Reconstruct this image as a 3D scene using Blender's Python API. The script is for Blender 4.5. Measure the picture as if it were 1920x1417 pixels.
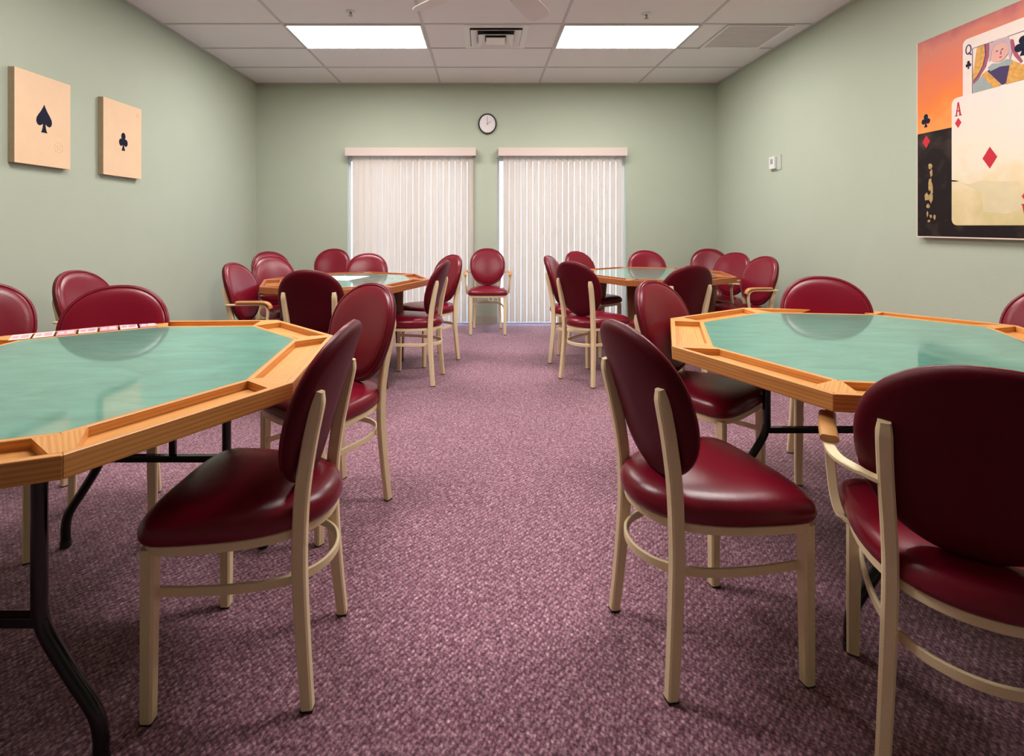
import bpy, bmesh, math, random
from mathutils import Vector, Matrix
R = math.radians
random.seed(7)
for o in list(bpy.data.objects): bpy.data.objects.remove(o)
S = bpy.context.scene
COL = S.collection

# ---------------------------------------------------------------- camera
cd = bpy.data.cameras.new('camera'); cam = bpy.data.objects.new('camera', cd); COL.objects.link(cam)
cam.location = (0, 0, 1.21); cam.rotation_euler = (R(90), 0, 0)
cd.sensor_width = 36; cd.sensor_fit = 'HORIZONTAL'; cd.lens = 18.0
cd.shift_x = 0.02865; cd.shift_y = -0.1487; cd.clip_start = .03; cd.clip_end = 200
S.camera = cam
# ---------------------------------------------------------------- world, exposure
W = bpy.data.worlds.new('world'); S.world = W; W.use_nodes = True
W.node_tree.nodes['Background'].inputs[0].default_value = (.50, .72, 1, 1)
W.node_tree.nodes['Background'].inputs[1].default_value = 3.2
S.view_settings.view_transform = 'Standard'; S.view_settings.look = 'None'
S.view_settings.gamma = 1; S.view_settings.use_curve_mapping = False
S.view_settings.exposure = 1.15
LAMP = 13.0      # emission of the ceiling troffers

# ---------------------------------------------------------------- materials
def newmat(name):
    m = bpy.data.materials.new(name); m.use_nodes = True
    n = m.node_tree.nodes; l = m.node_tree.links
    return m, n, l, n['Principled BSDF']
def mat(name, col, rough=.5, spec=.5, metal=0, var=0, vscale=20, bump=0, bscale=200, coat=0, coat_r=.1, coords='Object'):
    m, n, l, p = newmat(name)
    p.inputs['Roughness'].default_value = rough; p.inputs['Metallic'].default_value = metal
    p.inputs['Specular IOR Level'].default_value = spec
    p.inputs['Coat Weight'].default_value = coat; p.inputs['Coat Roughness'].default_value = coat_r
    tc = n.new('ShaderNodeTexCoord')
    nz = n.new('ShaderNodeTexNoise'); nz.inputs['Scale'].default_value = vscale; nz.inputs['Detail'].default_value = 4
    l.new(tc.outputs[coords], nz.inputs['Vector'])
    cr = n.new('ShaderNodeMix'); cr.data_type = 'RGBA'
    cr.inputs[6].default_value = tuple(c*(1-var) for c in col)+(1,)
    cr.inputs[7].default_value = tuple(min(1, c*(1+var)) for c in col)+(1,)
    l.new(nz.outputs['Fac'], cr.inputs[0]); l.new(cr.outputs[2], p.inputs['Base Color'])
    if bump:
        b = n.new('ShaderNodeBump'); b.inputs['Strength'].default_value = bump; b.inputs['Distance'].default_value = .002
        n2 = n.new('ShaderNodeTexNoise'); n2.inputs['Scale'].default_value = bscale; n2.inputs['Detail'].default_value = 3
        l.new(tc.outputs[coords], n2.inputs['Vector']); l.new(n2.outputs['Fac'], b.inputs['Height']); l.new(b.outputs[0], p.inputs['Normal'])
    return m
def emis(name, col, s):
    m, n, l, p = newmat(name)
    p.inputs['Base Color'].default_value = (*col, 1)
    p.inputs['Emission Color'].default_value = (*col, 1); p.inputs['Emission Strength'].default_value = s
    return m
def wood(name, c1, c2, rough=.38, scale=1.0):
    """oak with the grain along U of the board's own UV map"""
    m, n, l, p = newmat(name)
    tc = n.new('ShaderNodeTexCoord'); mp = n.new('ShaderNodeMapping')
    mp.inputs['Scale'].default_value = (3*scale, 55*scale, 1)
    l.new(tc.outputs['UV'], mp.inputs['Vector'])
    nz = n.new('ShaderNodeTexNoise'); nz.inputs['Scale'].default_value = 1.6; nz.inputs['Detail'].default_value = 6; nz.inputs['Distortion'].default_value = .8
    l.new(mp.outputs[0], nz.inputs['Vector'])
    wv = n.new('ShaderNodeTexWave'); wv.wave_type = 'RINGS'; wv.inputs['Scale'].default_value = .55; wv.inputs['Distortion'].default_value = 5; wv.inputs['Detail'].default_value = 3
    l.new(mp.outputs[0], wv.inputs['Vector'])
    mx = n.new('ShaderNodeMath'); mx.operation = 'MULTIPLY_ADD'; mx.inputs[1].default_value = .45
    l.new(wv.outputs['Fac'], mx.inputs[0]); l.new(nz.outputs['Fac'], mx.inputs[2])
    cr = n.new('ShaderNodeValToRGB'); cr.color_ramp.elements[0].position = .15; cr.color_ramp.elements[1].position = .95
    cr.color_ramp.elements[0].color = (*c2, 1); cr.color_ramp.elements[1].color = (*c1, 1)
    l.new(mx.outputs[0], cr.inputs[0]); l.new(cr.outputs[0], p.inputs['Base Color'])
    p.inputs['Roughness'].default_value = rough
    b = n.new('ShaderNodeBump'); b.inputs['Strength'].default_value = .12; b.inputs['Distance'].default_value = .001
    l.new(mx.outputs[0], b.inputs['Height']); l.new(b.outputs[0], p.inputs['Normal'])
    return m
def carpet_mat():
    m, n, l, p = newmat('carpet')
    tc = n.new('ShaderNodeTexCoord')
    def noise(s, d=2, dis=0):
        x = n.new('ShaderNodeTexNoise'); x.inputs['Scale'].default_value = s; x.inputs['Detail'].default_value = d; x.inputs['Distortion'].default_value = dis
        l.new(tc.outputs['Object'], x.inputs['Vector']); return x
    v = n.new('ShaderNodeTexVoronoi'); v.inputs['Scale'].default_value = 105; v.inputs['Randomness'].default_value = .45
    mp = n.new('ShaderNodeMapping'); mp.inputs['Rotation'].default_value = (0, 0, R(32)); mp.inputs['Scale'].default_value = (1, .62, 1)
    l.new(tc.outputs['Object'], mp.inputs['Vector']); l.new(mp.outputs[0], v.inputs['Vector'])
    a = noise(150, 3); c = noise(62, 4); big = noise(1.6, 3)
    cr = n.new('ShaderNodeValToRGB'); e = cr.color_ramp.elements
    e[0].position = .30; e[0].color = (.15, .048, .078, 1)
    e[1].position = .72; e[1].color = (.88, .58, .64, 1)
    e2 = e.new(.46); e2.color = (.33, .138, .195, 1)
    e3 = e.new(.58); e3.color = (.56, .30, .37, 1)
    ad = n.new('ShaderNodeMath'); ad.operation = 'MULTIPLY_ADD'; ad.inputs[1].default_value = .45
    l.new(c.outputs['Fac'], ad.inputs[0]); cs = n.new('ShaderNodeSeparateColor'); l.new(v.outputs['Color'], cs.inputs[0])
    cm = n.new('ShaderNodeMapRange'); cm.inputs[3].default_value = -.055; cm.inputs[4].default_value = .055; l.new(cs.outputs[0], cm.inputs[0])
    a2 = n.new('ShaderNodeMath'); a2.operation = 'ADD'
    ml = n.new('ShaderNodeMath'); ml.operation = 'MULTIPLY'; ml.inputs[1].default_value = .55; l.new(a.outputs['Fac'], ml.inputs[0])
    l.new(ml.outputs[0], ad.inputs[2]); l.new(ad.outputs[0], a2.inputs[0]); l.new(cm.outputs[0], a2.inputs[1]); l.new(a2.outputs[0], cr.inputs[0])
    # dark gaps between the loops
    sub = n.new('ShaderNodeMapRange'); sub.inputs[1].default_value = .15; sub.inputs[2].default_value = .75; sub.inputs[3].default_value = 1.12; sub.inputs[4].default_value = .40
    l.new(v.outputs['Distance'], sub.inputs[0])
    wv = n.new('ShaderNodeTexWave'); wv.inputs['Scale'].default_value = 19; wv.inputs['Distortion'].default_value = 1.4; wv.inputs['Detail'].default_value = 2; wv.inputs['Detail Scale'].default_value = 6
    mw = n.new('ShaderNodeMapping'); mw.inputs['Rotation'].default_value = (0, 0, R(48)); l.new(tc.outputs['Object'], mw.inputs['Vector']); l.new(mw.outputs[0], wv.inputs['Vector'])
    wr = n.new('ShaderNodeMapRange'); wr.inputs[3].default_value = .66; wr.inputs[4].default_value = 1.08; l.new(wv.outputs['Fac'], wr.inputs[0])
    wm = n.new('ShaderNodeMath'); wm.operation = 'MULTIPLY'; l.new(sub.outputs[0], wm.inputs[0]); l.new(wr.outputs[0], wm.inputs[1])
    mx = n.new('ShaderNodeMix'); mx.data_type = 'RGBA'; mx.blend_type = 'MULTIPLY'; mx.inputs[0].default_value = 1
    l.new(cr.outputs[0], mx.inputs[6]); l.new(wm.outputs[0], mx.inputs[7])
    mr = n.new('ShaderNodeMapRange'); mr.inputs[3].default_value = .85; mr.inputs[4].default_value = 1.15; l.new(big.outputs['Fac'], mr.inputs[0])
    m2 = n.new('ShaderNodeMix'); m2.data_type = 'RGBA'; m2.blend_type = 'MULTIPLY'; m2.inputs[0].default_value = 1
    l.new(mx.outputs[2], m2.inputs[6]); l.new(mr.outputs[0], m2.inputs[7]); l.new(m2.outputs[2], p.inputs['Base Color'])
    p.inputs['Roughness'].default_value = .95; p.inputs['Specular IOR Level'].default_value = .15
    p.inputs['Sheen Weight'].default_value = .25; p.inputs['Sheen Roughness'].default_value = .5
    b = n.new('ShaderNodeBump'); b.invert = True; b.inputs['Strength'].default_value = .8; b.inputs['Distance'].default_value = .004
    l.new(v.outputs['Distance'], b.inputs['Height']); l.new(b.outputs[0], p.inputs['Normal'])
    return m
M = {}
M['wall'] = mat('green_wall', (.435, .475, .375), .85, .25, var=.03, vscale=3, bump=.35, bscale=140)
M['ceiling'] = mat('ceiling_tile', (.84, .79, .81), .95, .1, var=.05, vscale=260, bump=.7, bscale=170)
M['grid'] = mat('grid_metal', (.58, .545, .555), .6)
M['carpet'] = carpet_mat()
M['trim'] = mat('trim_paint', (.42, .38, .30), .5)
M['vinyl'] = mat('burgundy_vinyl', (.175, .0035, .0150), .27, .42, var=.08, vscale=9, bump=.16, bscale=420, coat=.0, coat_r=.18)
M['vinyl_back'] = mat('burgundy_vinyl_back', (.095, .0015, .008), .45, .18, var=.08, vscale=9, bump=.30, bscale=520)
M['frame'] = mat('beige_hammered_metal', (.88, .71, .43), .42, .5, var=.07, vscale=320, bump=.45, bscale=330)
M['foot'] = mat('dark_glide', (.02, .016, .016), .6)
M['arm'] = mat('arm_wood', (.52, .25, .08), .35, .5, var=.18, vscale=40)
M['oak'] = wood('light_oak', (.76, .36, .10), (.52, .19, .042))
M['oak_red'] = wood('red_oak', (.46, .165, .052), (.26, .075, .022))
M['oak_dark'] = wood('dark_leg_wood', (.17, .055, .022), (.085, .026, .012))
M['blacktube'] = mat('black_tube', (.006, .005, .006), .16, .5)
M['white'] = mat('white_plastic', (.72, .70, .68), .4)
M['fan'] = mat('fan_laminate', (.72, .62, .60), .4)
M['grey'] = mat('grey_plastic', (.30, .31, .29), .5)
M['dark'] = mat('black_plastic', (.010, .010, .012), .3)
M['vent'] = mat('vent_enamel', (.85, .80, .80), .35)
M['void'] = mat('duct_dark', (.012, .012, .014), .9)
M['valance'] = mat('valance_vinyl', (.62, .50, .45), .45)
M['face'] = mat('clock_face', (.76, .70, .70), .5)
M['paper'] = mat('paper', (.86, .85, .85), .6)
M['light'] = emis('diffuser', (1, .955, .93), LAMP)
M['ground'] = mat('patio_concrete', (.88, .87, .85), .9, var=.04)
M['steel'] = mat('steel', (.35, .32, .31), .35, metal=1)
def green_top():
    m, n, l, p = newmat('green_laminate')
    tc = n.new('ShaderNodeTexCoord'); mp = n.new('ShaderNodeMapping'); mp.inputs['Scale'].default_value = (2.2, 6, 1)
    l.new(tc.outputs['Object'], mp.inputs['Vector'])
    a = n.new('ShaderNodeTexNoise'); a.inputs['Scale'].default_value = 2.2; a.inputs['Detail'].default_value = 8; a.inputs['Roughness'].default_value = .65; a.inputs['Distortion'].default_value = .7
    l.new(mp.outputs[0], a.inputs['Vector'])
    cr = n.new('ShaderNodeValToRGB'); e = cr.color_ramp.elements
    e[0].position = .30; e[0].color = (.060, .255, .195, 1); e[1].position = .75; e[1].color = (.125, .42, .335, 1)
    l.new(a.outputs['Fac'], cr.inputs[0]); l.new(cr.outputs[0], p.inputs['Base Color'])
    p.inputs['Roughness'].default_value = .35; p.inputs['Specular IOR Level'].default_value = .5
    p.inputs['Coat Weight'].default_value = 1; p.inputs['Coat Roughness'].default_value = .06; p.inputs['Coat IOR'].default_value = 1.5
    return m
M['green'] = green_top()
def vane_mat():
    m, n, l, p = newmat('vane_fabric')
    tc = n.new('ShaderNodeTexCoord'); mp = n.new('ShaderNodeMapping'); mp.inputs['Scale'].default_value = (220, 220, 3)
    l.new(tc.outputs['Object'], mp.inputs['Vector'])
    a = n.new('ShaderNodeTexNoise'); a.inputs['Scale'].default_value = 1; a.inputs['Detail'].default_value = 4; l.new(mp.outputs[0], a.inputs['Vector'])
    cr = n.new('ShaderNodeValToRGB'); cr.color_ramp.elements[0].color = (.60, .48, .385, 1); cr.color_ramp.elements[1].color = (.78, .64, .54, 1)
    l.new(a.outputs['Fac'], cr.inputs[0]); l.new(cr.outputs[0], p.inputs['Base Color']); p.inputs['Roughness'].default_value = .7
    t = n.new('ShaderNodeBsdfTranslucent'); t.inputs[0].default_value = (.62, .55, .50, 1)
    mx = n.new('ShaderNodeMixShader'); mx.inputs[0].default_value = .06
    l.new(p.outputs[0], mx.inputs[1]); l.new(t.outputs[0], mx.inputs[2]); l.new(mx.outputs[0], n['Material Output'].inputs[0])
    return m
M['vane'] = vane_mat()
def glass_mat():
    m, n, l, p = newmat('pane_glass')
    p.inputs['Transmission Weight'].default_value = 1; p.inputs['Roughness'].default_value = 0; p.inputs['IOR'].default_value = 1.05
    return m
M['glass'] = glass_mat()

# ---------------------------------------------------------------- helpers
def tag(o, label=None, cat=None, group=None, kind=None):
    if label: o['label'] = label
    if cat: o['category'] = cat
    if group: o['group'] = group
    if kind: o['kind'] = kind
    return o
def empty(name, loc, rz, label, cat, group=None):
    o = bpy.data.objects.new(name, None); COL.objects.link(o)
    o.location = loc; o.rotation_euler = (0, 0, rz); o.empty_display_size = .1
    return tag(o, label, cat, group)
def obj(name, bm, m, parent=None, smooth=None, bevel=0, loc=None, rot=None):
    me = bpy.data.meshes.new(name)
    bmesh.ops.recalc_face_normals(bm, faces=bm.faces); bm.to_mesh(me); bm.free()
    if smooth is not None:
        for f in me.polygons: f.use_smooth = True
        if smooth < 180: me.set_sharp_from_angle(angle=R(smooth))
    for x in (m if isinstance(m, (list, tuple)) else [m]): me.materials.append(x)
    o = bpy.data.objects.new(name, me); COL.objects.link(o)
    if parent: o.parent = parent
    if loc: o.location = loc
    if rot: o.rotation_euler = rot
    if bevel:
        b = o.modifiers.new('bevel', 'BEVEL'); b.width = bevel; b.segments = 2; b.limit_method = 'ANGLE'; b.angle_limit = R(40)
    return o
def box(bm, x0, x1, y0, y1, z0, z1):
    v = [bm.verts.new(p) for p in ((x0, y0, z0), (x1, y0, z0), (x1, y1, z0), (x0, y1, z0), (x0, y0, z1), (x1, y0, z1), (x1, y1, z1), (x0, y1, z1))]
    for f in ((0, 3, 2, 1), (4, 5, 6, 7), (0, 1, 5, 4), (1, 2, 6, 5), (2, 3, 7, 6), (3, 0, 4, 7)): bm.faces.new([v[i] for i in f])
    return v
def boxo(name, b, m, parent=None, bevel=0, **k):
    bm = bmesh.new(); box(bm, *b); return obj(name, bm, m, parent, bevel=bevel, **k)
def prism(bm, pts, z0, z1, T=None):
    """polygon pts (x,y) extruded z0..z1; T maps (x,y,z) to a point"""
    T = T or (lambda x, y, z: (x, y, z))
    a = [bm.verts.new(T(x, y, z0)) for x, y in pts]; b = [bm.verts.new(T(x, y, z1)) for x, y in pts]
    n = len(pts); bm.faces.new(a[::-1]); bm.faces.new(b)
    for i in range(n): bm.faces.new((a[i], a[(i+1) % n], b[(i+1) % n], b[i]))
def sweep(bm, path, sizes, side, closed=False, cham=.22, rnd=False):
    """bar of rectangular (chamfered) or round section along path. side: reference vector for the width axis. sizes: (w,h) or list"""
    n = len(path); P = [Vector(p) for p in path]; rings = []
    for i in range(n):
        if closed: t = P[(i+1) % n]-P[i-1]
        else: t = P[min(i+1, n-1)]-P[max(i-1, 0)]
        t.normalize()
        s = side(P[i], t) if callable(side) else Vector(side)
        s = (s-t*s.dot(t)).normalized(); u = t.cross(s).normalized()
        w, h = sizes[i] if isinstance(sizes, list) else sizes
        w /= 2; h /= 2
        if rnd: sec = [(w*math.cos(a*math.pi/6), h*math.sin(a*math.pi/6)) for a in range(12)]
        else:
            c = cham*min(w, h)*2
            sec = [(w, -h+c), (w, h-c), (w-c, h), (-w+c, h), (-w, h-c), (-w, -h+c), (-w+c, -h), (w-c, -h)]
        rings.append([bm.verts.new(P[i]+s*a+u*b) for a, b in sec])
    k = len(rings[0])
    for i in range(n if closed else n-1):
        a, b = rings[i], rings[(i+1) % n]
        for j in range(k): bm.faces.new((a[j], a[(j+1) % k], b[(j+1) % k], b[j]))
    if not closed: bm.faces.new(rings[0][::-1]); bm.faces.new(rings[-1])
def spline(pts, n=8, closed=False):
    out = []; N = len(pts); P = [Vector(p) for p in pts]
    for i in range(N if closed else N-1):
        g = (lambda k: P[k % N]) if closed else (lambda k: P[max(0, min(N-1, k))])
        p0, p1, p2, p3 = g(i-1), g(i), g(i+1), g(i+2)
        for j in range(n):
            t = j/n
            out.append(.5*((2*p1)+(p2-p0)*t+(2*p0-5*p1+4*p2-p3)*t*t+(3*p1-p0-3*p2+p3)*t**3))
    if not closed: out.append(P[-1])
    return out
def lathe(bm, prof, seg=32, T=None, sx=1, sy=1):
    T = T or (lambda v: v); rings = []
    for r, z in prof:
        rings.append([bm.verts.new(T(Vector((r*sx*math.cos(2*math.pi*i/seg), r*sy*math.sin(2*math.pi*i/seg), z)))) for i in range(seg)])
    for a, b in zip(rings, rings[1:]):
        for i in range(seg): bm.faces.new((a[i], a[(i+1) % seg], b[(i+1) % seg], b[i]))
    bm.faces.new(rings[0][::-1]); bm.faces.new(rings[-1])
def loft(bm, rings, cap0=True, cap1=True):
    V = [[bm.verts.new(p) for p in r] for r in rings]; k = len(V[0])
    for a, b in zip(V, V[1:]):
        for j in range(k): bm.faces.new((a[j], a[(j+1) % k], b[(j+1) % k], b[j]))
    if cap0: bm.faces.new(V[0][::-1])
    if cap1: bm.faces.new(V[-1])
def struct(name, bm, m, **k):
    return tag(obj(name, bm, m, **k), kind='structure')

# ---------------------------------------------------------------- room
XL, XR, YB, YF, HC = -2.79, 2.89, 6.31, -3.2, 2.965
OPEN = [(-1.665, -.135), (.178, 1.760)]; OH = 2.06
bm = bmesh.new(); box(bm, XL-.12, XR+.12, YF-.12, YB+.14, -.06, 0); struct('floor', bm, M['carpet'])
bm = bmesh.new(); box(bm, XL-.12, XR+.12, YF-.12, YB+.14, HC, HC+.06); struct('ceiling', bm, M['ceiling'])
bm = bmesh.new(); box(bm, XL-.12, XL, YF, YB, 0, HC); struct('wall_left', bm, M['wall'])
bm = bmesh.new(); box(bm, XR, XR+.12, YF, YB, 0, HC); struct('wall_right', bm, M['wall'])
bm = bmesh.new(); box(bm, XL-.12, XR+.12, YF-.12, YF, 0, HC); struct('wall_front', bm, M['wall'])
bm = bmesh.new()
box(bm, XL-.12, OPEN[0][0], YB, YB+.14, 0, HC); box(bm, OPEN[0][1], OPEN[1][0], YB, YB+.14, 0, HC); box(bm, OPEN[1][1], XR+.12, YB, YB+.14, 0, HC)
for a, b in OPEN: box(bm, a, b, YB, YB+.14, OH, HC)
struct('wall_back', bm, M['wall'])
# ceiling grid
for i, x in enumerate((-1.742-1.2192+.08, -1.742, -.523, .696, 1.915)):
    bm = bmesh.new(); box(bm, x-.011, x+.011, YF, YB, HC-.005, HC); struct('trim_%d' % (i+1), bm, M['grid'])
rows = [6.28-.6096*k for k in range(1, 16)]
for i, y in enumerate(rows):
    bm = bmesh.new()
    box(bm, XL, XR, y-.011, y+.011, HC-.0045, HC); struct('trim_%d' % (i+6), bm, M['grid'])
n = 21
for a, b, c, d in ((XL, XR, YB-.02, YB, ), (XL, XL+.02, YF, YB-.02), (XR-.02, XR, YF, YB-.02)):
    bm = bmesh.new(); box(bm, a, b, c, d, HC-.006, HC); struct('trim_%d' % n, bm, M['grid']); n += 1
# baseboards
for nm, bs in (('left', [(XL, XL+.012, YF, YB)]), ('right', [(XR-.012, XR, YF, YB)]),
               ('back', [(XL+.012, OPEN[0][0], YB-.012, YB), (OPEN[0][1], OPEN[1][0], YB-.012, YB), (OPEN[1][1], XR-.012, YB-.012, YB)])):
    bm = bmesh.new()
    for b in bs: box(bm, *b, 0, .10)
    struct('baseboard_'+nm, bm, M['trim'])
# patio doors behind the blinds
for i, (a, b) in enumerate(OPEN):
    w = bmesh.new(); y0, y1 = YB+.05, YB+.10; c = (a+b)/2
    for q in ((a, a+.03), (b-.03, b), (c-.012, c+.012)): box(w, *q, y0, y1, 0, OH)
    box(w, a, b, y0+.004, y1-.004, 0, .008); box(w, a, b, y0+.004, y1-.004, OH-.05, OH)
    f = struct('window_%d' % (i+1), w, M['white'])
    g = boxo('pane', (a+.03, b-.03, YB+.07, YB+.076, .008, OH-.05), M['glass'], f)
bm = bmesh.new(); box(bm, -12, 12, YB+.14, YB+14, -.12, -.02); g = struct('patio_ground', bm, M['ground'])

# ---------------------------------------------------------------- ceiling fixtures
def troffer(x0, x1, y0, y1, label, group=None):
    cx, cy = (x0+x1)/2, (y0+y1)/2
    t = empty('ceiling_light', (cx, cy, HC), 0, label, 'ceiling light', group)
    w, h = (x1-x0)/2-.012, (y1-y0)/2-.012
    bm = bmesh.new()
    box(bm, -w, w, -h, -h+.014, -.012, -.0002); box(bm, -w, w, h-.014, h, -.012, -.0002)
    box(bm, -w, -w+.014, -h+.014, h-.014, -.012, -.0002); box(bm, w-.014, w, -h+.014, h-.014, -.012, -.0002)
    obj('light_frame', bm, M['white'], t)
    boxo('diffuser', (-w+.014, w-.014, -h+.014, h-.014, -.009, -.001), M['light'], t)
r2, r3 = rows[1], rows[2]
troffer(-1.742, -.523, r3, r2, 'bright rectangular fluorescent ceiling panel left of the square air vent')
troffer(.696, 1.915, r3, r2, 'bright rectangular fluorescent ceiling panel right of the square air vent')
for k, yy in ((6, 'just nearer than the ceiling fan'),):
    troffer(-1.742, -.523, rows[k], rows[k-1], 'rectangular fluorescent ceiling panel on the left, '+yy)
    troffer(.696, 1.915, rows[k], rows[k-1], 'rectangular fluorescent ceiling panel on the right, '+yy)

# square stepped air diffuser
t = empty('ceiling_vent', (.12, (r2+r3)/2, HC), 0, 'white square stepped air vent in the ceiling between two bright light panels', 'air vent')
def sqring(bm, a, b, z0, z1, z2=None):
    """sloped square ring: inner half-size a at z1, outer half-size b at z0"""
    vs = []
    for s, z in ((b, z0), (a, z1), (a, z1+.006), (b, z0+.006)):
        vs.append([bm.verts.new((x*s, y*s, z)) for x, y in ((-1, -1), (1, -1), (1, 1), (-1, 1))])
    for i in range(4):
        p, q = vs[i], vs[(i+1) % 4]
        for j in range(4): bm.faces.new((p[j], p[(j+1) % 4], q[(j+1) % 4], q[j]))
boxo('duct_opening', (-.24, .24, -.24, .24, -.006, -.001), M['void'], t)
bm = bmesh.new(); sqring(bm, .235, .29, -.008, -.010); obj('vent_frame', bm, M['vent'], t)
for a, b, z1, z0 in ((.165, .228, -.006, -.030), (.095, .160, -.014, -.046)):
    bm = bmesh.new(); sqring(bm, a, b, z0, z1); obj('vent_cone', bm, M['vent'], t)
bm = bmesh.new(); lathe(bm, [(.125, -.040), (.120, -.046), (.02, -.034)], 4, T=lambda v: Matrix.Rotation(R(45), 3, 'Z') @ v); obj('vent_centre', bm, M['vent'], t)
# flat return panel
t = empty('ceiling_return_grille', (2.43, (r2+r3)/2, HC), 0, 'flat square return air grille in the ceiling near the right wall', 'air vent')
bm = bmesh.new(); sqring(bm, .262, .292, -.012, -.008); obj('grille_frame', bm, M['vent'], t)
bm = bmesh.new(); box(bm, -.262, .262, -.262, .262, -.005, -.001)
for k in range(26):
    y = -.25+k*.02; box(bm, -.262, .262, y, y+.006, -.008, -.005)
obj('grille_core', bm, mat('return_core', (.72, .67, .68), .7), t)
for x, y, s in ((-1.08, 4.19, 'left'), (1.356, 4.24, 'right')):
    t = empty('sprinkler_head', (x, y, HC), 0, 'small metal sprinkler head in the ceiling in front of the %s light panel' % s, 'sprinkler')
    bm = bmesh.new(); lathe(bm, [(.040, -.0005), (.038, -.006), (.020, -.008)], 24); obj('escutcheon', bm, M['white'], t)
    bm = bmesh.new(); lathe(bm, [(.010, -.008), (.010, -.022), (.005, -.026), (.005, -.034), (.018, -.036), (.018, -.039)], 12); obj('deflector', bm, M['steel'], t)

# ceiling fan
fx, fy, fz = .08, 2.93, 2.66
t = empty('ceiling_fan', (fx, fy, HC), 0, 'ceiling fan with pale laminate blades whose tips show at the top', 'ceiling fan')
bm = bmesh.new(); lathe(bm, [(.075, 0), (.075, -.02), (.03, -.06)], 24); obj('canopy', bm, M['white'], t, smooth=40)
bm = bmesh.new(); lathe(bm, [(.012, -.05), (.012, -.20)], 12); obj('downrod', bm, M['white'], t, smooth=40)
bm = bmesh.new(); lathe(bm, [(.04, -.19), (.11, -.21), (.125, -.25), (.11, -.30), (.06, -.33)], 32); obj('motor_housing', bm, M['white'], t, smooth=40)
for k in range(5):
    a = R(63+72*k)
    Tm = Matrix.Translation((0, 0, fz-HC)) @ Matrix.Rotation(a, 4, 'Z') @ Matrix.Rotation(R(-14), 4, 'X')
    bm = bmesh.new()
    o2 = [(.17, -.055), (.24, -.066), (.60, -.078), (.68, -.075), (.725, -.05), (.735, 0), (.725, .05), (.68, .075), (.60, .078), (.24, .066), (.17, .055)]
    prism(bm, o2, -.004, .004, T=lambda x, y, z: Tm @ Vector((x, y, z)))
    b = obj('blade', bm, M['fan'], t, bevel=.0015)
    bm = bmesh.new(); prism(bm, [(.10, -.02), (.25, -.035), (.25, .035), (.10, .02)], .0042, .009, T=lambda x, y, z: Tm @ Vector((x, y, z)))
    obj('blade_iron', bm, M['steel'], t)

# ---------------------------------------------------------------- wall things
t = empty('wall_clock', (.059, YB, 2.462), 0, 'round black rimmed wall clock with white face between the two blinds', 'clock')
TC = lambda v: Vector((v.x, -v.z, v.y))
bm = bmesh.new(); lathe(bm, [(.112, 0), (.114, .022), (.108, .034), (.100, .034), (.096, .022)], 48, T=TC, sy=1.13); obj('rim', bm, M['dark'], t, smooth=40)
bm = bmesh.new(); lathe(bm, [(.097, .0225), (.097, .0235)], 48, T=TC, sy=1.13); f = obj('dial', bm, M['face'], t)
for k in range(12):
    bm = bmesh.new()
    a = R(30*k); c, s = math.sin(a)*.082, math.cos(a)*.082*1.13
    dx, dy = math.sin(a)*.006, math.cos(a)*.006; px, py = math.cos(a)*.0015, -math.sin(a)*.0015
    prism(bm, [(c-dx-px, s-dy-py), (c-dx+px, s-dy+py), (c+dx+px, s+dy+py), (c+dx-px, s+dy-py)], .0236, .0242, T=lambda x, y, z: (x, -z, y))
    obj('hour_mark', bm, M['grey'], f)
for nm, a, L in (('minute_hand', -2, .080), ('hour_hand', 58, .055)):
    bm = bmesh.new(); a = R(a); d = Vector((math.sin(a), math.cos(a))); p = Vector((d.y, -d.x))
    prism(bm, [tuple(-d*.015-p*.0025), tuple(-d*.015+p*.0025), tuple(d*L+p*.002), tuple(d*L-p*.002)], .0245, .0255, T=lambda x, y, z: (x, -z, y)); obj(nm, bm, M['dark'], t)
t = empty('wall_outlet', (.10, YB, .33), 0, 'white wall outlet low on the back wall behind the armchair', 'outlet')
boxo('cover_plate', (-.035, .035, -.006, 0, -.057, .057), M['white'], t, bevel=.002)
for z in (-.022, .022): boxo('socket', (-.014, .014, -.008, -.006, z-.013, z+.013), M['grey'], t)
t = empty('thermostat', (XR, 5.035, 1.83), 0, 'small white thermostat on the right wall', 'thermostat')
boxo('back_plate', (-.008, 0, -.085, .085, -.075, .070), mat('thermostat_plate', (.46, .49, .42), .5), t, bevel=.002)
b = boxo('body', (-.034, -.008, -.02, .075, -.060, .060), M['white'], t, bevel=.004)
boxo('screen', (-.0355, -.034, .005, .050, -.012, .038), M['grey'], b)

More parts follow.
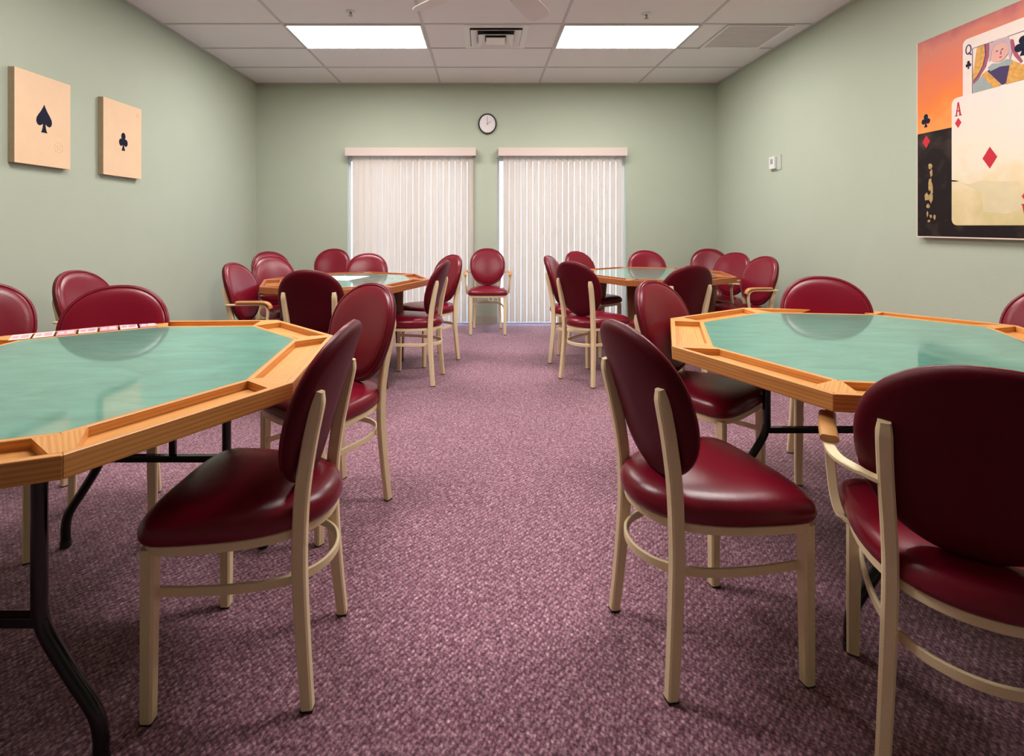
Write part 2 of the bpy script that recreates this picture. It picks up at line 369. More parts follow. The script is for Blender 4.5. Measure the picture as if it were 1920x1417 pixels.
def blind(a, b, x0, x1, lo, hi, vw, label):
    """valance a..b, vanes x0..x1"""
    cx = (a+b)/2; t = empty('vertical_blind', (cx, YB, 0), 0, label, 'window blind')
    bm = bmesh.new()
    prof = [(-.125, 2.055), (-.125, 2.145), (-.117, 2.155), (0, 2.155), (0, 2.149), (-.115, 2.149), (-.119, 2.143), (-.119, 2.055)]
    v0 = [bm.verts.new((a-cx, y, z)) for y, z in prof]; v1 = [bm.verts.new((b-cx, y, z)) for y, z in prof]
    bm.faces.new(v0); bm.faces.new(v1[::-1])
    for i in range(len(prof)): bm.faces.new((v0[i], v0[(i+1) % 8], v1[(i+1) % 8], v1[i]))
    for q in (a-cx, b-cx-.006): box(bm, q, q+.006, -.119, 0, 2.055, 2.149)
    obj('valance', bm, M['valance'], t)
    boxo('head_rail', (a-cx+.02, b-cx-.02, -.075, -.04, 2.085, 2.12), M['white'], t)
    n = 20; p = (x1-x0)/n
    for k in range(n):
        w = vw; ang = R(random.uniform(lo, hi)); tw = R(random.uniform(-3, 8)); c = x0+p*(k+.5)-cx
        bm = bmesh.new(); grid = []
        for z, an in ((2.085, ang), (1.4, ang+tw*.4), (.7, ang+tw*.8), (.034, ang+tw)):
            row = []
            for s in range(7):
                u = (s/6-.5)*w; bow = .0065*(1-(s/3-1)**2)
                row.append(bm.verts.new((c+u*math.cos(an)-bow*math.sin(an), -.058+u*math.sin(an)-bow*math.cos(an), z)))
            grid.append(row)
        for r0, r1_ in zip(grid, grid[1:]):
            for s in range(6): bm.faces.new((r0[s], r0[s+1], r1_[s+1], r1_[s]))
        bmesh.ops.solidify(bm, geom=bm.faces[:], thickness=.0008)
        obj('vane', bm, M['vane'], t, smooth=60)
blind(-1.663, -.083, -1.590, -.115, 5, 17, .0722, 'beige vertical blind left of the wall clock, vanes nearly shut')
blind(.192, 1.748, .250, 1.700, 9, 17, .0742, 'beige vertical blind right of the wall clock with bright slits of daylight')

# ---- card pips as outlines
def arc(cx, cy, r, a0, a1, n=14, sx=1): return [(cx+sx*r*math.cos(R(a0+(a1-a0)*i/n)), cy+r*math.sin(R(a0+(a1-a0)*i/n))) for i in range(n+1)]
def pip_spade(s):
    h = [(0, 1), (.12, .80), (.35, .50), (.62, .22), (.80, -.02), (.84, -.25), (.74, -.45), (.55, -.54), (.34, -.50), (.16, -.38), (.13, -.42), (.17, -.65), (.24, -.85), (.34, -1.0)]
    p = h+[(-x, y) for x, y in h[::-1][:-1]]
    return [(x*s, y*s) for x, y in p]
def pip_club(s):
    top = arc(0, .50, .42, -52, 232); 
    r = arc(.46, -.12, .40, -150, 110, 14)
    h = [(.34, -1.0), (.20, -.70), (.12, -.42)]+arc(.46, -.12, .40, -155, 105, 12)+arc(0, .55, .42, -50, 90, 8)
    p = h+[(-x, y) for x, y in h[::-1][1:]]
    return [(x*s, y*s) for x, y in p]
def pip_diamond(s, w=.68): return [(0, s), (w*s, 0), (0, -s), (-w*s, 0)]

M['board'] = mat('board_paint', (.80, .545, .345), .6, .3, var=.06, vscale=10)
M['board_edge'] = mat('board_edge', (.36, .27, .17), .7, var=.15, vscale=30)
M['navy'] = mat('navy_ink', (.008, .008, .028), .6, .12)
M['stain'] = mat('faint_stain', (.66, .43, .26), .7)
def board(y0, y1, pip, ps, label, stains):
    """panel on the left wall, spanning y0..y1"""
    t = empty('wall_panel', (XL, (y0+y1)/2, 1.865), 0, label, 'wall art'); w = (y1-y0)/2
    bm = bmesh.new(); box(bm, 0, .040, -w, w, -.281, .281)
    me = obj('panel', bm, [M['board'], M['board_edge']], t)
    for p in me.data.polygons:
        p.material_index = 0 if p.normal.x > .5 else 1
    TB = lambda x, y, z: (.040+z, x, y)
    bm = bmesh.new(); prism(bm, [(x*.78+ps[1], y+ps[2]) for x, y in pip(ps[0])], 0, .0012, T=TB); obj(pip.__name__[4:]+'_pip', bm, M['navy'], t)
    for (sx, sy, sr) in stains:
        bm = bmesh.new()
        for r0 in (sr, sr*.45):
            o_ = [(sx+r0*math.cos(i*math.pi/16), sy+r0*math.sin(i*math.pi/16)) for i in range(32)]; i_ = [(sx+(r0-.003)*math.cos(i*math.pi/16), sy+(r0-.003)*math.sin(i*math.pi/16)) for i in range(32)]
            for k in range(32):
                if k % 7 == 3: continue
                j = (k+1) % 32; prism(bm, [o_[k], o_[j], i_[j], i_[k]], 0, .0006, T=TB)
        obj('stain_ring', bm, M['stain'], t)
board(3.007, 3.415, pip_spade, (.088, 0, .015), 'cream wooden wall panel painted with one dark spade', [(.11, -.15, .034)])
board(3.712, 4.125, pip_club, (.070, 0, -.012), 'cream wooden wall panel painted with one dark club', [(.16, .22, .018)])

# ---- big playing card painting on the right wall
t = empty('painting', (XR, 3.36, 0), 0, 'large orange and black canvas painting of a queen and an ace playing card', 'wall art')
def canvas_mat():
    m, n, l, p = newmat('canvas_paint')
    tc = n.new('ShaderNodeTexCoord'); sx = n.new('ShaderNodeSeparateXYZ'); l.new(tc.outputs['Object'], sx.inputs[0])
    nz = n.new('ShaderNodeTexNoise'); nz.inputs['Scale'].default_value = 6; nz.inputs['Detail'].default_value = 7; l.new(tc.outputs['Object'], nz.inputs['Vector'])
    ma = n.new('ShaderNodeMath'); ma.operation = 'MULTIPLY_ADD'; ma.inputs[1].default_value = .35; l.new(nz.outputs['Fac'], ma.inputs[0]); l.new(sx.outputs['Z'], ma.inputs[2])
    mr = n.new('ShaderNodeMapRange'); mr.inputs[1].default_value = 1.95; mr.inputs[2].default_value = 2.65; l.new(ma.outputs[0], mr.inputs[0])
    cr = n.new('ShaderNodeValToRGB'); e = cr.color_ramp.elements
    e[0].position = 0; e[0].color = (.86, .36, .10, 1); e[1].position = 1; e[1].color = (.34, .09, .12, 1)
    x = e.new(.25); x.color = (.80, .21, .05, 1); x = e.new(.55); x.color = (.70, .18, .10, 1); x = e.new(.78); x.color = (.62, .21, .15, 1)
    l.new(mr.outputs[0], cr.inputs[0])
    n2 = n.new('ShaderNodeTexNoise'); n2.inputs['Scale'].default_value = 9; n2.inputs['Detail'].default_value = 6; l.new(tc.outputs['Object'], n2.inputs['Vector'])
    c2 = n.new('ShaderNodeValToRGB'); c2.color_ramp.elements[0].position = .5; c2.color_ramp.elements[0].color = (.016, .010, .010, 1); c2.color_ramp.elements[1].position = .8; c2.color_ramp.elements[1].color = (.07, .045, .035, 1)
    l.new(n2.outputs['Fac'], c2.inputs[0])
    gt = n.new('ShaderNodeMath'); gt.operation = 'GREATER_THAN'; gt.inputs[1].default_value = 1.807; l.new(sx.outputs['Z'], gt.inputs[0])
    mx = n.new('ShaderNodeMix'); mx.data_type = 'RGBA'; l.new(gt.outputs[0], mx.inputs[0]); l.new(c2.outputs[0], mx.inputs[6]); l.new(cr.outputs[0], mx.inputs[7])
    l.new(mx.outputs[2], p.inputs['Base Color']); p.inputs['Roughness'].default_value = .65; p.inputs['Specular IOR Level'].default_value = .12
    return m
def cardmat():
    m, n, l, p = newmat('card_cream')
    tc = n.new('ShaderNodeTexCoord'); nz = n.new('ShaderNodeTexNoise'); nz.inputs['Scale'].default_value = 5; nz.inputs['Detail'].default_value = 6; l.new(tc.outputs['Object'], nz.inputs['Vector'])
    sx = n.new('ShaderNodeSeparateXYZ'); l.new(tc.outputs['Object'], sx.inputs[0])
    ma = n.new('ShaderNodeMath'); ma.operation = 'MULTIPLY_ADD'; ma.inputs[1].default_value = .9; l.new(nz.outputs['Fac'], ma.inputs[0]); l.new(sx.outputs['Z'], ma.inputs[2])
    mr = n.new('ShaderNodeMapRange'); mr.inputs[1].default_value = 1.65; mr.inputs[2].default_value = 2.4; l.new(ma.outputs[0], mr.inputs[0])
    cr = n.new('ShaderNodeValToRGB'); e = cr.color_ramp.elements
    e[0].color = (.62, .50, .25, 1); e[1].color = (.76, .66, .60, 1); x = e.new(.3); x.color = (.78, .62, .38, 1); x = e.new(.5); x.color = (.80, .70, .55, 1)
    l.new(mr.outputs[0], cr.inputs[0]); l.new(cr.outputs[0], p.inputs['Base Color']); p.inputs['Roughness'].default_value = .65; p.inputs['Specular IOR Level'].default_value = .12
    return m
M['canvas'] = canvas_mat(); M['cardcream'] = cardmat()
M['canvas_edge'] = mat('canvas_edge', (.78, .62, .52), .7, .2)
M['redpaint'] = mat('red_paint', (.56, .028, .045), .5, .15, var=.12); M['gold'] = mat('gold_paint', (.60, .30, .07), .5, .15, var=.5, vscale=60)
M['inkpurple'] = mat('purple_ink', (.055, .03, .10), .5, .15); M['skin'] = mat('painted_skin', (.66, .36, .30), .6, .15, var=.06)
M['blueg'] = mat('grey_blue_paint', (.28, .32, .30), .6, var=.2, vscale=30); M['tan'] = mat('tan_paint', (.60, .45, .22), .6, var=.15, vscale=14)
M['patch'] = mat('worn_patch_paint', (.68, .56, .34), .6, var=.12, vscale=16)
M['veil'] = mat('painted_veil', (.50, .36, .38), .6, .15, var=.1)
M['qwhite'] = mat('queen_card_white', (.76, .63, .56), .6, .15, var=.05)
M['magenta'] = mat('magenta_paint', (.33, .05, .10), .6, var=.1)
PW = 1.0
cv = boxo('canvas', (-.040, 0, -PW, 0, 1.135, 2.402), [M['canvas'], M['canvas_edge']], t)
for p in cv.data.polygons: p.material_index = 0 if p.normal.x < -.5 else 1
def TP(u, v, d): return (-.040-d, -u, v)
def ppoly(name, pts, m, par, d=.0012, off=0.0):
    bm = bmesh.new(); prism(bm, pts, off, off+d, T=TP); return obj(name, bm, m, par)
def rrect(x0, x1, y0, y1, r):
    return arc(x1-r, y1-r, r, 0, 90, 5)+arc(x0+r, y1-r, r, 90, 180, 5)+arc(x0+r, y0+r, r, 180, 270, 5)+arc(x1-r, y0+r, r, 270, 360, 5)
def off(p, cx, cy, sx=1): return [(x*sx+cx, y+cy) for x, y in p]
qc = ppoly('queen_card', rrect(.322, .795, 1.55, 2.307, .03), M['qwhite'], t)
ac = ppoly('ace_card', rrect(.252, .72, 1.212, 1.978, .035), M['cardcream'], t, off=.0014, d=.0014)
ppoly('edge_line', [(0, 1.135), (.005, 1.135), (.005, 2.402), (0, 2.402)], M['canvas_edge'], t, off=.0001, d=.0004)
ppoly('edge_line', [(.005, 1.135), (PW, 1.135), (PW, 1.142), (.005, 1.142)], M['canvas_edge'], t, off=.0001, d=.0004)
# queen card content (u .383-.73, v 1.975-2.24)
o1 = .0013
ppoly('picture_line', [(.381, 1.9785), (.384, 1.9785), (.384, 2.24), (.381, 2.24)], M['inkpurple'], qc, off=o1)
ppoly('picture_line', [(.384, 2.238), (.735, 2.232), (.735, 2.235), (.384, 2.241)], M['inkpurple'], qc, off=o1)
ppoly('crown_hair', [(.385, 2.08), (.41, 2.235), (.475, 2.238), (.478, 2.17), (.455, 2.11), (.42, 2.07), (.388, 2.045)], M['gold'], qc, off=o1)
ppoly('veil_band', [(.462, 2.238), (.482, 2.238), (.482, 2.17), (.462, 2.11), (.42, 2.055), (.388, 2.03), (.388, 2.043), (.42, 2.07), (.45, 2.12), (.466, 2.18)], M['magenta'], qc, off=o1+.001)
ppoly('veil_line', [(.455, 2.238), (.462, 2.238), (.466, 2.18), (.45, 2.12), (.42, 2.07), (.388, 2.043), (.388, 2.049), (.417, 2.077), (.444, 2.12), (.459, 2.18)], M['inkpurple'], qc, off=o1+.001)
ppoly('queen_face', arc(.538, 2.165, .052, 0, 360, 24)[:-1], M['skin'], qc, off=o1+.002)
ppoly('queen_hair', [(.485, 2.20), (.49, 2.232), (.53, 2.240), (.585, 2.236), (.60, 2.20), (.607, 2.14), (.594, 2.10), (.588, 2.15), (.582, 2.19), (.56, 2.213), (.52, 2.213), (.50, 2.19), (.492, 2.14), (.482, 2.13)], M['veil'], qc, off=o1+.003)
for u in (.528, .557): ppoly('painted_eye', [(u-.008, 2.176), (u, 2.179), (u+.008, 2.176), (u, 2.172)], M['inkpurple'], qc, off=o1+.0035)
ppoly('painted_nose', [(.548, 2.172), (.551, 2.172), (.553, 2.150), (.545, 2.150)], M['magenta'], qc, off=o1+.0035)
ppoly('painted_mouth', [(.538, 2.137), (.547, 2.140), (.556, 2.137), (.547, 2.132)], M['redpaint'], qc, off=o1+.0035)
ppoly('collar', [(.475, 2.10), (.50, 2.115), (.54, 2.105), (.58, 2.115), (.61, 2.10), (.60, 2.075), (.545, 2.085), (.49, 2.075)], M['blueg'], qc, off=o1+.002)
ppoly('robe_left', [(.388, 1.979), (.388, 2.03), (.45, 2.075), (.49, 2.085), (.50, 1.979)], M['blueg'], qc, off=o1)
ppoly('robe_stripe', [(.44, 2.068), (.465, 2.085), (.55, 1.99), (.54, 1.979), (.505, 1.979)], M['gold'], qc, off=o1+.0012)
ppoly('robe_panel', [(.472, 2.082), (.49, 2.09), (.60, 2.08), (.575, 1.985), (.553, 1.982)], M['inkpurple'], qc, off=o1+.0014)
ppoly('robe_right', [(.60, 2.10), (.62, 2.09), (.66, 2.06), (.73, 2.05), (.73, 1.979), (.575, 1.979)], M['gold'], qc, off=o1+.0016)
ppoly('veil_right', [(.600, 2.215), (.612, 2.21), (.628, 2.14), (.66, 2.08), (.652, 2.07), (.618, 2.12), (.602, 2.17)], M['magenta'], qc, off=o1+.0022)
for k in range(3):
    u = .672+k*.013; ppoly('robe_band', [(u, 2.05), (u+.005, 2.05), (u+.007, 1.985), (u+.002, 1.985)], M['inkpurple'], qc, off=o1+.003)
ppoly('club_pip', off(pip_club(.052), .665, 2.160), M['navy'], qc, off=o1+.003)
ppoly('club_pip', off(pip_club(.024), .358, 2.153, .8), M['navy'], qc, off=o1)
bm = bmesh.new()
O = [(.358+.019*math.cos(i*math.pi/12), 2.242+.030*math.sin(i*math.pi/12)) for i in range(24)]; I = [(.358+.012*math.cos(i*math.pi/12), 2.242+.023*math.sin(i*math.pi/12)) for i in range(24)]
for k in range(24): prism(bm, [O[k], O[(k+1) % 24], I[(k+1) % 24], I[k]], o1, o1+.0012, T=TP)
prism(bm, [(.356, 2.222), (.361, 2.227), (.380, 2.208), (.374, 2.204)], o1, o1+.0018, T=TP)
obj('letter_q', bm, M['inkpurple'], qc)
# ace card content
o2_ = .0029
def letterA(cu, cv_, s, flip=1):
    bm = bmesh.new(); q = lambda L: [(cu+flip*x*s, cv_+flip*y*s) for x, y in L]
    for L in ([(-.40, -1), (-.22, -1), (.05, 1), (-.08, 1)], [(.22, -1), (.46, -1), (.10, 1), (-.06, 1)], [(-.22, -.35), (.26, -.35), (.23, -.18), (-.19, -.18)], [(-.52, -1), (-.10, -1), (-.10, -.90), (-.52, -.90)], [(.10, -1), (.56, -1), (.56, -.90), (.10, -.90)]):
        prism(bm, q(L), o2_, o2_+.0012, T=TP)
    obj('letter_a', bm, M['redpaint'], ac)
letterA(.295, 1.908, .041); letterA(.677, 1.283, .041, -1)
ppoly('diamond_pip', off(pip_diamond(.030), .295, 1.825), M['redpaint'], ac, off=o2_)
ppoly('diamond_pip', off(pip_diamond(.061), .486, 1.592), M['redpaint'], ac, off=o2_)
ppoly('diamond_pip', off(pip_diamond(.030), .677, 1.365), M['redpaint'], ac, off=o2_)
ppoly('tear_mark', [(.2505, 1.487), (.275, 1.483), (.30, 1.476), (.275, 1.476), (.2505, 1.478)], M['navy'], ac, off=o2_)
ppoly('worn_patch', [(.30, 1.470), (.36, 1.452), (.44, 1.468), (.52, 1.455), (.64, 1.445), (.66, 1.30), (.58, 1.275), (.45, 1.29), (.44, 1.40), (.36, 1.44)], M['patch'], ac, off=o2_, d=.0003)
ppoly('club_pip', off(pip_club(.043), .068, 1.885, .85), M['navy'], t, off=.0002)
ppoly('diamond_pip', off(pip_diamond(.040, .72), .072, 1.748), M['redpaint'], t, off=.0002)
M['goldsmear'] = mat('gold_smear', (.42, .27, .10), .6, var=.7, vscale=70)
for k, (u, v, w_, h_) in enumerate([(.100, 1.590, .016, .020), (.108, 1.545, .010, .030), (.100, 1.470, .016, .050), (.112, 1.440, .010, .045), (.075, 1.395, .022, .028), (.105, 1.385, .016, .035), (.085, 1.335, .014, .016), (.080, 1.285, .008, .022), (.105, 1.270, .012, .014), (.132, 1.265, .010, .018), (.092, 1.240, .010, .010)]):
    rr = random.Random(k); pts = [(u+w_*math.cos(a*math.pi/6)*rr.uniform(.55, 1.1), v+h_*math.sin(a*math.pi/6)*rr.uniform(.6, 1.1)) for a in range(12)]
    ppoly('gold_smear', pts, M['goldsmear'], t, off=.0002, d=.0006+.0001*k)

# ---------------------------------------------------------------- tables
TOPZ = .77
def lerp(a, b, f): return (a[0]+(b[0]-a[0])*f, a[1]+(b[1]-a[1])*f)
def inset(poly, d):
    """parallel inset of a convex ccw polygon"""
    n = len(poly); out = []
    for i in range(n):
        p0, p1, p2 = Vector(poly[i-1]), Vector(poly[i]), Vector(poly[(i+1) % n])
        e1 = (p1-p0).normalized(); e2 = (p2-p1).normalized()
        n1 = Vector((-e1.y, e1.x)); n2 = Vector((-e2.y, e2.x)); b = (n1+n2); b = b/(b.dot(n1))
        out.append(tuple(p1+b*d))
    return out
def uvbox(o, ax_len, ofs):
    me = o.data; uv = me.uv_layers.new(name='UVMap'); d = Vector(ax_len).normalized(); s = Vector((-d.y, d.x, 0))
    for p in me.polygons:
        for li in p.loop_indices:
            v = me.vertices[me.loops[li].vertex_index].co
            uv.data[li].uv = (v.dot(d)+ofs, (v.dot(s) if abs(p.normal.z) > .5 else v.z)+ofs*.37)
def table(poly, near, label, drawer=False):
    c = (sum(p[0] for p in poly)/8, sum(p[1] for p in poly)/8)
    t = empty('card_table', (c[0], c[1], 0), 0, label, 'table')
    P0 = [(x-c[0], y-c[1]) for x, y in poly]
    w = M['oak'] if near else M['oak_red']
    P1, P2, P3 = inset(P0, .019), inset(P0, .125), inset(P0, .142)
    B = TOPZ-.046
    def frame(name, A, C, z0, z1, par=t):
        """one mitred board per side, all in one mesh with the grain along each board"""
        me = bpy.data.meshes.new(name); vs = []; fs = []; uvs = []
        for i in range(8):
            j = (i+1) % 8; b = len(vs); d = (Vector(A[j])-Vector(A[i])).normalized(); s = Vector((-d.y, d.x))
            q = [A[i], A[j], C[j], C[i]]
            for z in (z0, z1): vs += [(x, y, z) for x, y in q]
            F = ((3, 2, 1, 0), (4, 5, 6, 7), (0, 1, 5, 4), (1, 2, 6, 5), (2, 3, 7, 6), (3, 0, 4, 7))
            for k, f in enumerate(F):
                fs.append([b+m_ for m_ in f])
                for m_ in f:
                    v = Vector(q[m_ % 4]); z = z1 if m_ > 3 else z0
                    uvs.append((v.dot(d)+i*1.3, (v.dot(s) if k < 2 else z)+i*.71))
        me.from_pydata(vs, [], fs); u = me.uv_layers.new(name='UVMap')
        for k, x in enumerate(uvs): u.data[k].uv = x
        me.materials.append(w); o = bpy.data.objects.new(name, me); COL.objects.link(o); o.parent = par
        bv = o.modifiers.new('bevel', 'BEVEL'); bv.width = .0022; bv.segments = 2; bv.limit_method = 'ANGLE'
        return o
    frame('apron_rail', P0, P1, B, TOPZ+.001)
    frame('tray_floor', P1, P2, TOPZ-.034, TOPZ-.022)
    frame('inner_rail', P2, P3, TOPZ-.036, TOPZ)
    for i in range(8):
        o0, i0 = Vector(P1[i]), Vector(P2[i]); dn = (Vector(P1[(i+1) % 8])-o0).normalized(); dp = (Vector(P1[i-1])-o0).normalized()
        a, b = (.060, .012) if i % 2 else (.022, .050)
        bm = bmesh.new(); prism(bm, [tuple(o0+dp*a), tuple(o0), tuple(o0+dn*a), tuple(i0+dn*b), tuple(i0), tuple(i0+dp*b)], TOPZ-.0215, TOPZ+.0005)
        k = obj('corner_block', bm, w, t); uvbox(k, (*(o0-i0), 0), i*.9)
    bm = bmesh.new(); prism(bm, P3, TOPZ-.012, TOPZ-.001); obj('playing_surface', bm, M['green'], t)
    bm = bmesh.new(); prism(bm, inset(P0, .10), TOPZ-.048, TOPZ-.0345); k = obj('underside', bm, M['oak_dark'], t); uvbox(k, (1, 0, 0), 0)
    return t, c, P0
def tube_frame(t, cx, cy, yframe, xc):
    """folding wishbone leg frame: two posts close together below the top, splayed at the foot, with crossbar and brace"""
    zt = TOPZ-.049; y = yframe-cy; x0 = xc-cx; r = .016
    bars = []
    root = None
    for s in (-1, 1):
        path = spline([(x0+s*.235, y, zt), (x0+s*.235, y, .60), (x0+s*.235, y, .40), (x0+s*.237, y, .345), (x0+s*.255, y, .295), (x0+s*.310, y, .205), (x0+s*.358, y, .13), (x0+s*.371, y, .08), (x0+s*.372, y, .04), (x0+s*.372, y, .0)], 6)
        bm = bmesh.new(); sweep(bm, path, (2*r, 2*r), (0, 1, 0), rnd=True); o = obj('tube_leg', bm, M['blacktube'], t, smooth=60)
        bm = bmesh.new(); lathe(bm, [(.0185, 0), (.0185, .025)], 12, T=lambda v: v+Vector((x0+s*.372, y, 0))); obj('foot_cap', bm, M['foot'], o, smooth=60)
    bm = bmesh.new(); box(bm, x0-.235, x0+.235, y-.013, y+.013, .322, .346); obj('crossbar', bm, M['blacktube'], t, bevel=.003)
    bm = bmesh.new(); box(bm, x0+.02, x0+.044, y-.008, y+.008, .346, zt); obj('brace', bm, M['blacktube'], t, bevel=.003)
    bm = bmesh.new(); box(bm, x0-.30, x0+.30, y-.025, y+.025, zt-.004, zt+.0005); obj('mounting_plate', bm, M['blacktube'], t)
def wood_legs(t, P0, k=.62, rot=0):
    for a in range(4):
        th = R(45+90*a+rot); x, y = k*.74*math.cos(th), k*.74*math.sin(th)
        bm = bmesh.new(); d = Vector((math.cos(th), math.sin(th), 0))
        sweep(bm, [Vector((x, y, TOPZ-.049)), Vector((x, y, TOPZ-.14)), Vector((x, y, .35))+d*.01, Vector((x, y, 0))+d*.03], [(.085, .085), (.080, .080), (.055, .055), (.045, .045)], d, cham=.12)
        o = obj('leg', bm, M['oak_dark'] if a in (1, 2) else M['oak_red'], t); o.data.materials[0] = M['oak_dark']
        me = o.data; uv = me.uv_layers.new(name='UVMap')
        for p in me.polygons:
            for li in p.loop_indices:
                v = me.vertices[me.loops[li].vertex_index].co; uv.data[li].uv = (v.z+a, v.x+v.y)
    bm = bmesh.new(); L = k*.74
    for th0 in (45, 135):
        th = R(th0+rot); d = Vector((math.cos(th), math.sin(th), 0)); n_ = Vector((-d.y, d.x, 0))*.01
        prism(bm, [tuple((-d*(L-.03)+n_)[:2]), tuple((-d*(L-.03)-n_)[:2]), tuple((d*(L-.03)-n_)[:2]), tuple((d*(L-.03)+n_)[:2])], TOPZ-.12+(.0 if th0 == 45 else .0005), TOPZ-.049)
    k_ = obj('leg_rails', bm, M['oak_dark'], t); uvbox(k_, (1, 0, 0), 0)
LN = [(-.803, .979), (-.532, 1.434), (-.597, 2.051), (-.956, 2.389), (-1.471, 2.364), (-1.915, 2.04), (-1.90, 1.35), (-1.36, .75)]
RN = [(.69, 1.865), (.915, 1.336), (1.497, 1.234), (2.05, 1.576), (2.355, 2.256), (2.002, 2.662), (1.396, 2.742), (.892, 2.433)]
FL = [(-1.602, 3.668), (-1.133, 3.465), (-.643, 3.664), (-.434, 4.2), (-.611, 4.688), (-1.082, 4.89), (-1.573, 4.691), (-1.787, 4.184)]
FR = [(1.15, 4.111), (1.68, 4.02), (2.175, 4.378), (2.305, 4.954), (1.999, 5.376), (1.466, 5.483), (.996, 5.162), (.868, 4.608)]
tl, cl, Pl = table(LN, True, 'nearest left octagonal green topped card table, a strip of cards on its rim')
tube_frame(tl, cl[0], cl[1], 1.14, -1.222); tube_frame(tl, cl[0], cl[1], 1.93, -1.20)
tr, crr, Pr = table(RN, True, 'nearest right octagonal green topped card table, beside the large painting')
tube_frame(tr, crr[0], crr[1], 1.46, 1.42); tube_frame(tr, crr[0], crr[1], 2.20, 1.455)
t3, c3, P3_ = table(FL, False, 'far left octagonal card table with reddish wood rim and a white sheet'); wood_legs(t3, P3_, .68, 0)
t4, c4, P4_ = table(FR, False, 'far right octagonal card table with reddish wood rim and bare green top'); wood_legs(t4, P4_, .68, 8)

# white sheet on the far left table
bm = bmesh.new(); prism(bm, [(-1.33, 4.47), (-1.29, 4.18), (-1.09, 4.10), (-.985, 4.46)], TOPZ-.0008, TOPZ+.0006)
tag(obj('paper_sheet', bm, M['paper']), 'white sheet of paper lying on the green top of the far left table', 'paper')
# cards on the far rim of the near left table
M['cardwhite'] = mat('card_white', (.80, .72, .70), .35); M['cardpink'] = mat('card_pink', (.72, .36, .42), .35, var=.1, vscale=30)
A_, B_ = Vector(LN[4]), Vector(LN[5]); d = (B_-A_); L = d.length; d.normalize(); nn = Vector((-d.y, d.x)); nn = -nn if (Vector(cl)-A_).dot(nn) < 0 else nn
pinks = (1, 0, 1, 0, 1, 0, 0)
for k in range(7):
    s0 = .035+k*(L-.06)/7; s1 = s0+(L-.06)/7-.008
    q = [A_+d*s0+nn*.012, A_+d*s1+nn*.012, A_+d*s1+nn*.132, A_+d*s0+nn*.132]
    cen = (q[0]+q[2])/2
    side_tx = ['at its right end', 'second from its right end', 'third from its right end', 'in the middle', 'third from its left end', 'second from its left end', 'at its left end'][k]
    t = empty('printed_card', (cen.x, cen.y, TOPZ+.0012), 0, ('pink' if pinks[k] else 'white')+' printed card on the near left table rim, '+side_tx, 'card', 'printed cards on the near left table rim')
    bm = bmesh.new(); prism(bm, [tuple(v-cen) for v in q], 0, .0012); obj('card_sheet', bm, M['cardpink'] if pinks[k] else M['cardwhite'], t)
    bm = bmesh.new()
    for (a, b, e, f) in ((.10, .50, .25, .75), (.62, .90, .30, .70)):
        z = lambda u, v: tuple(q[0].lerp(q[1], u).lerp(q[3].lerp(q[2], u), v)-cen)
        prism(bm, [z(a, e), z(b, e), z(b, f), z(a, f)], .0012, .0018)
    obj('printed_block', bm, M['cardwhite'] if pinks[k] else M['cardpink'], t)

# ---------------------------------------------------------------- chairs
SEAT = spline([(0, .232, 0), (.10, .230, 0), (.178, .218, 0), (.214, .190, 0), (.222, .145, 0), (.212, .05, 0), (.193, -.05, 0), (.158, -.135, 0), (.105, -.195, 0), (.05, -.222, 0),
               (0, -.228, 0), (-.05, -.222, 0), (-.105, -.195, 0), (-.158, -.135, 0), (-.193, -.05, 0), (-.212, .05, 0), (-.222, .145, 0), (-.214, .190, 0), (-.178, .218, 0), (-.10, .230, 0)], 3, True)
def ring_s(k, z, ox=0): return [(p.x*k, p.y*k, z) for p in SEAT]
BC, BH = .726, .216          # centre height and half height of the back disc
def disc_pt(a, k, off_):
    c, s = math.cos(a), math.sin(a); e = 2/2.25
    x = math.copysign(abs(c)**e, c); z = math.copysign(abs(s)**e, s)
    x *= .206*(1+.085*z-.03*z*z); z *= BH
    x *= k; z *= k
    lean = math.tan(R(17.5)); y = -.200-lean*z + 1.0*x*x
    # offset along disc normal (front = +)
    return Vector((x, y+off_*math.cos(R(17.5)), BC+z*math.cos(R(8))+off_*math.sin(R(17.5))))
ND = 56
def disc_ring(k, o_): return [disc_pt(2*math.pi*i/ND, k, o_) for i in range(ND)]
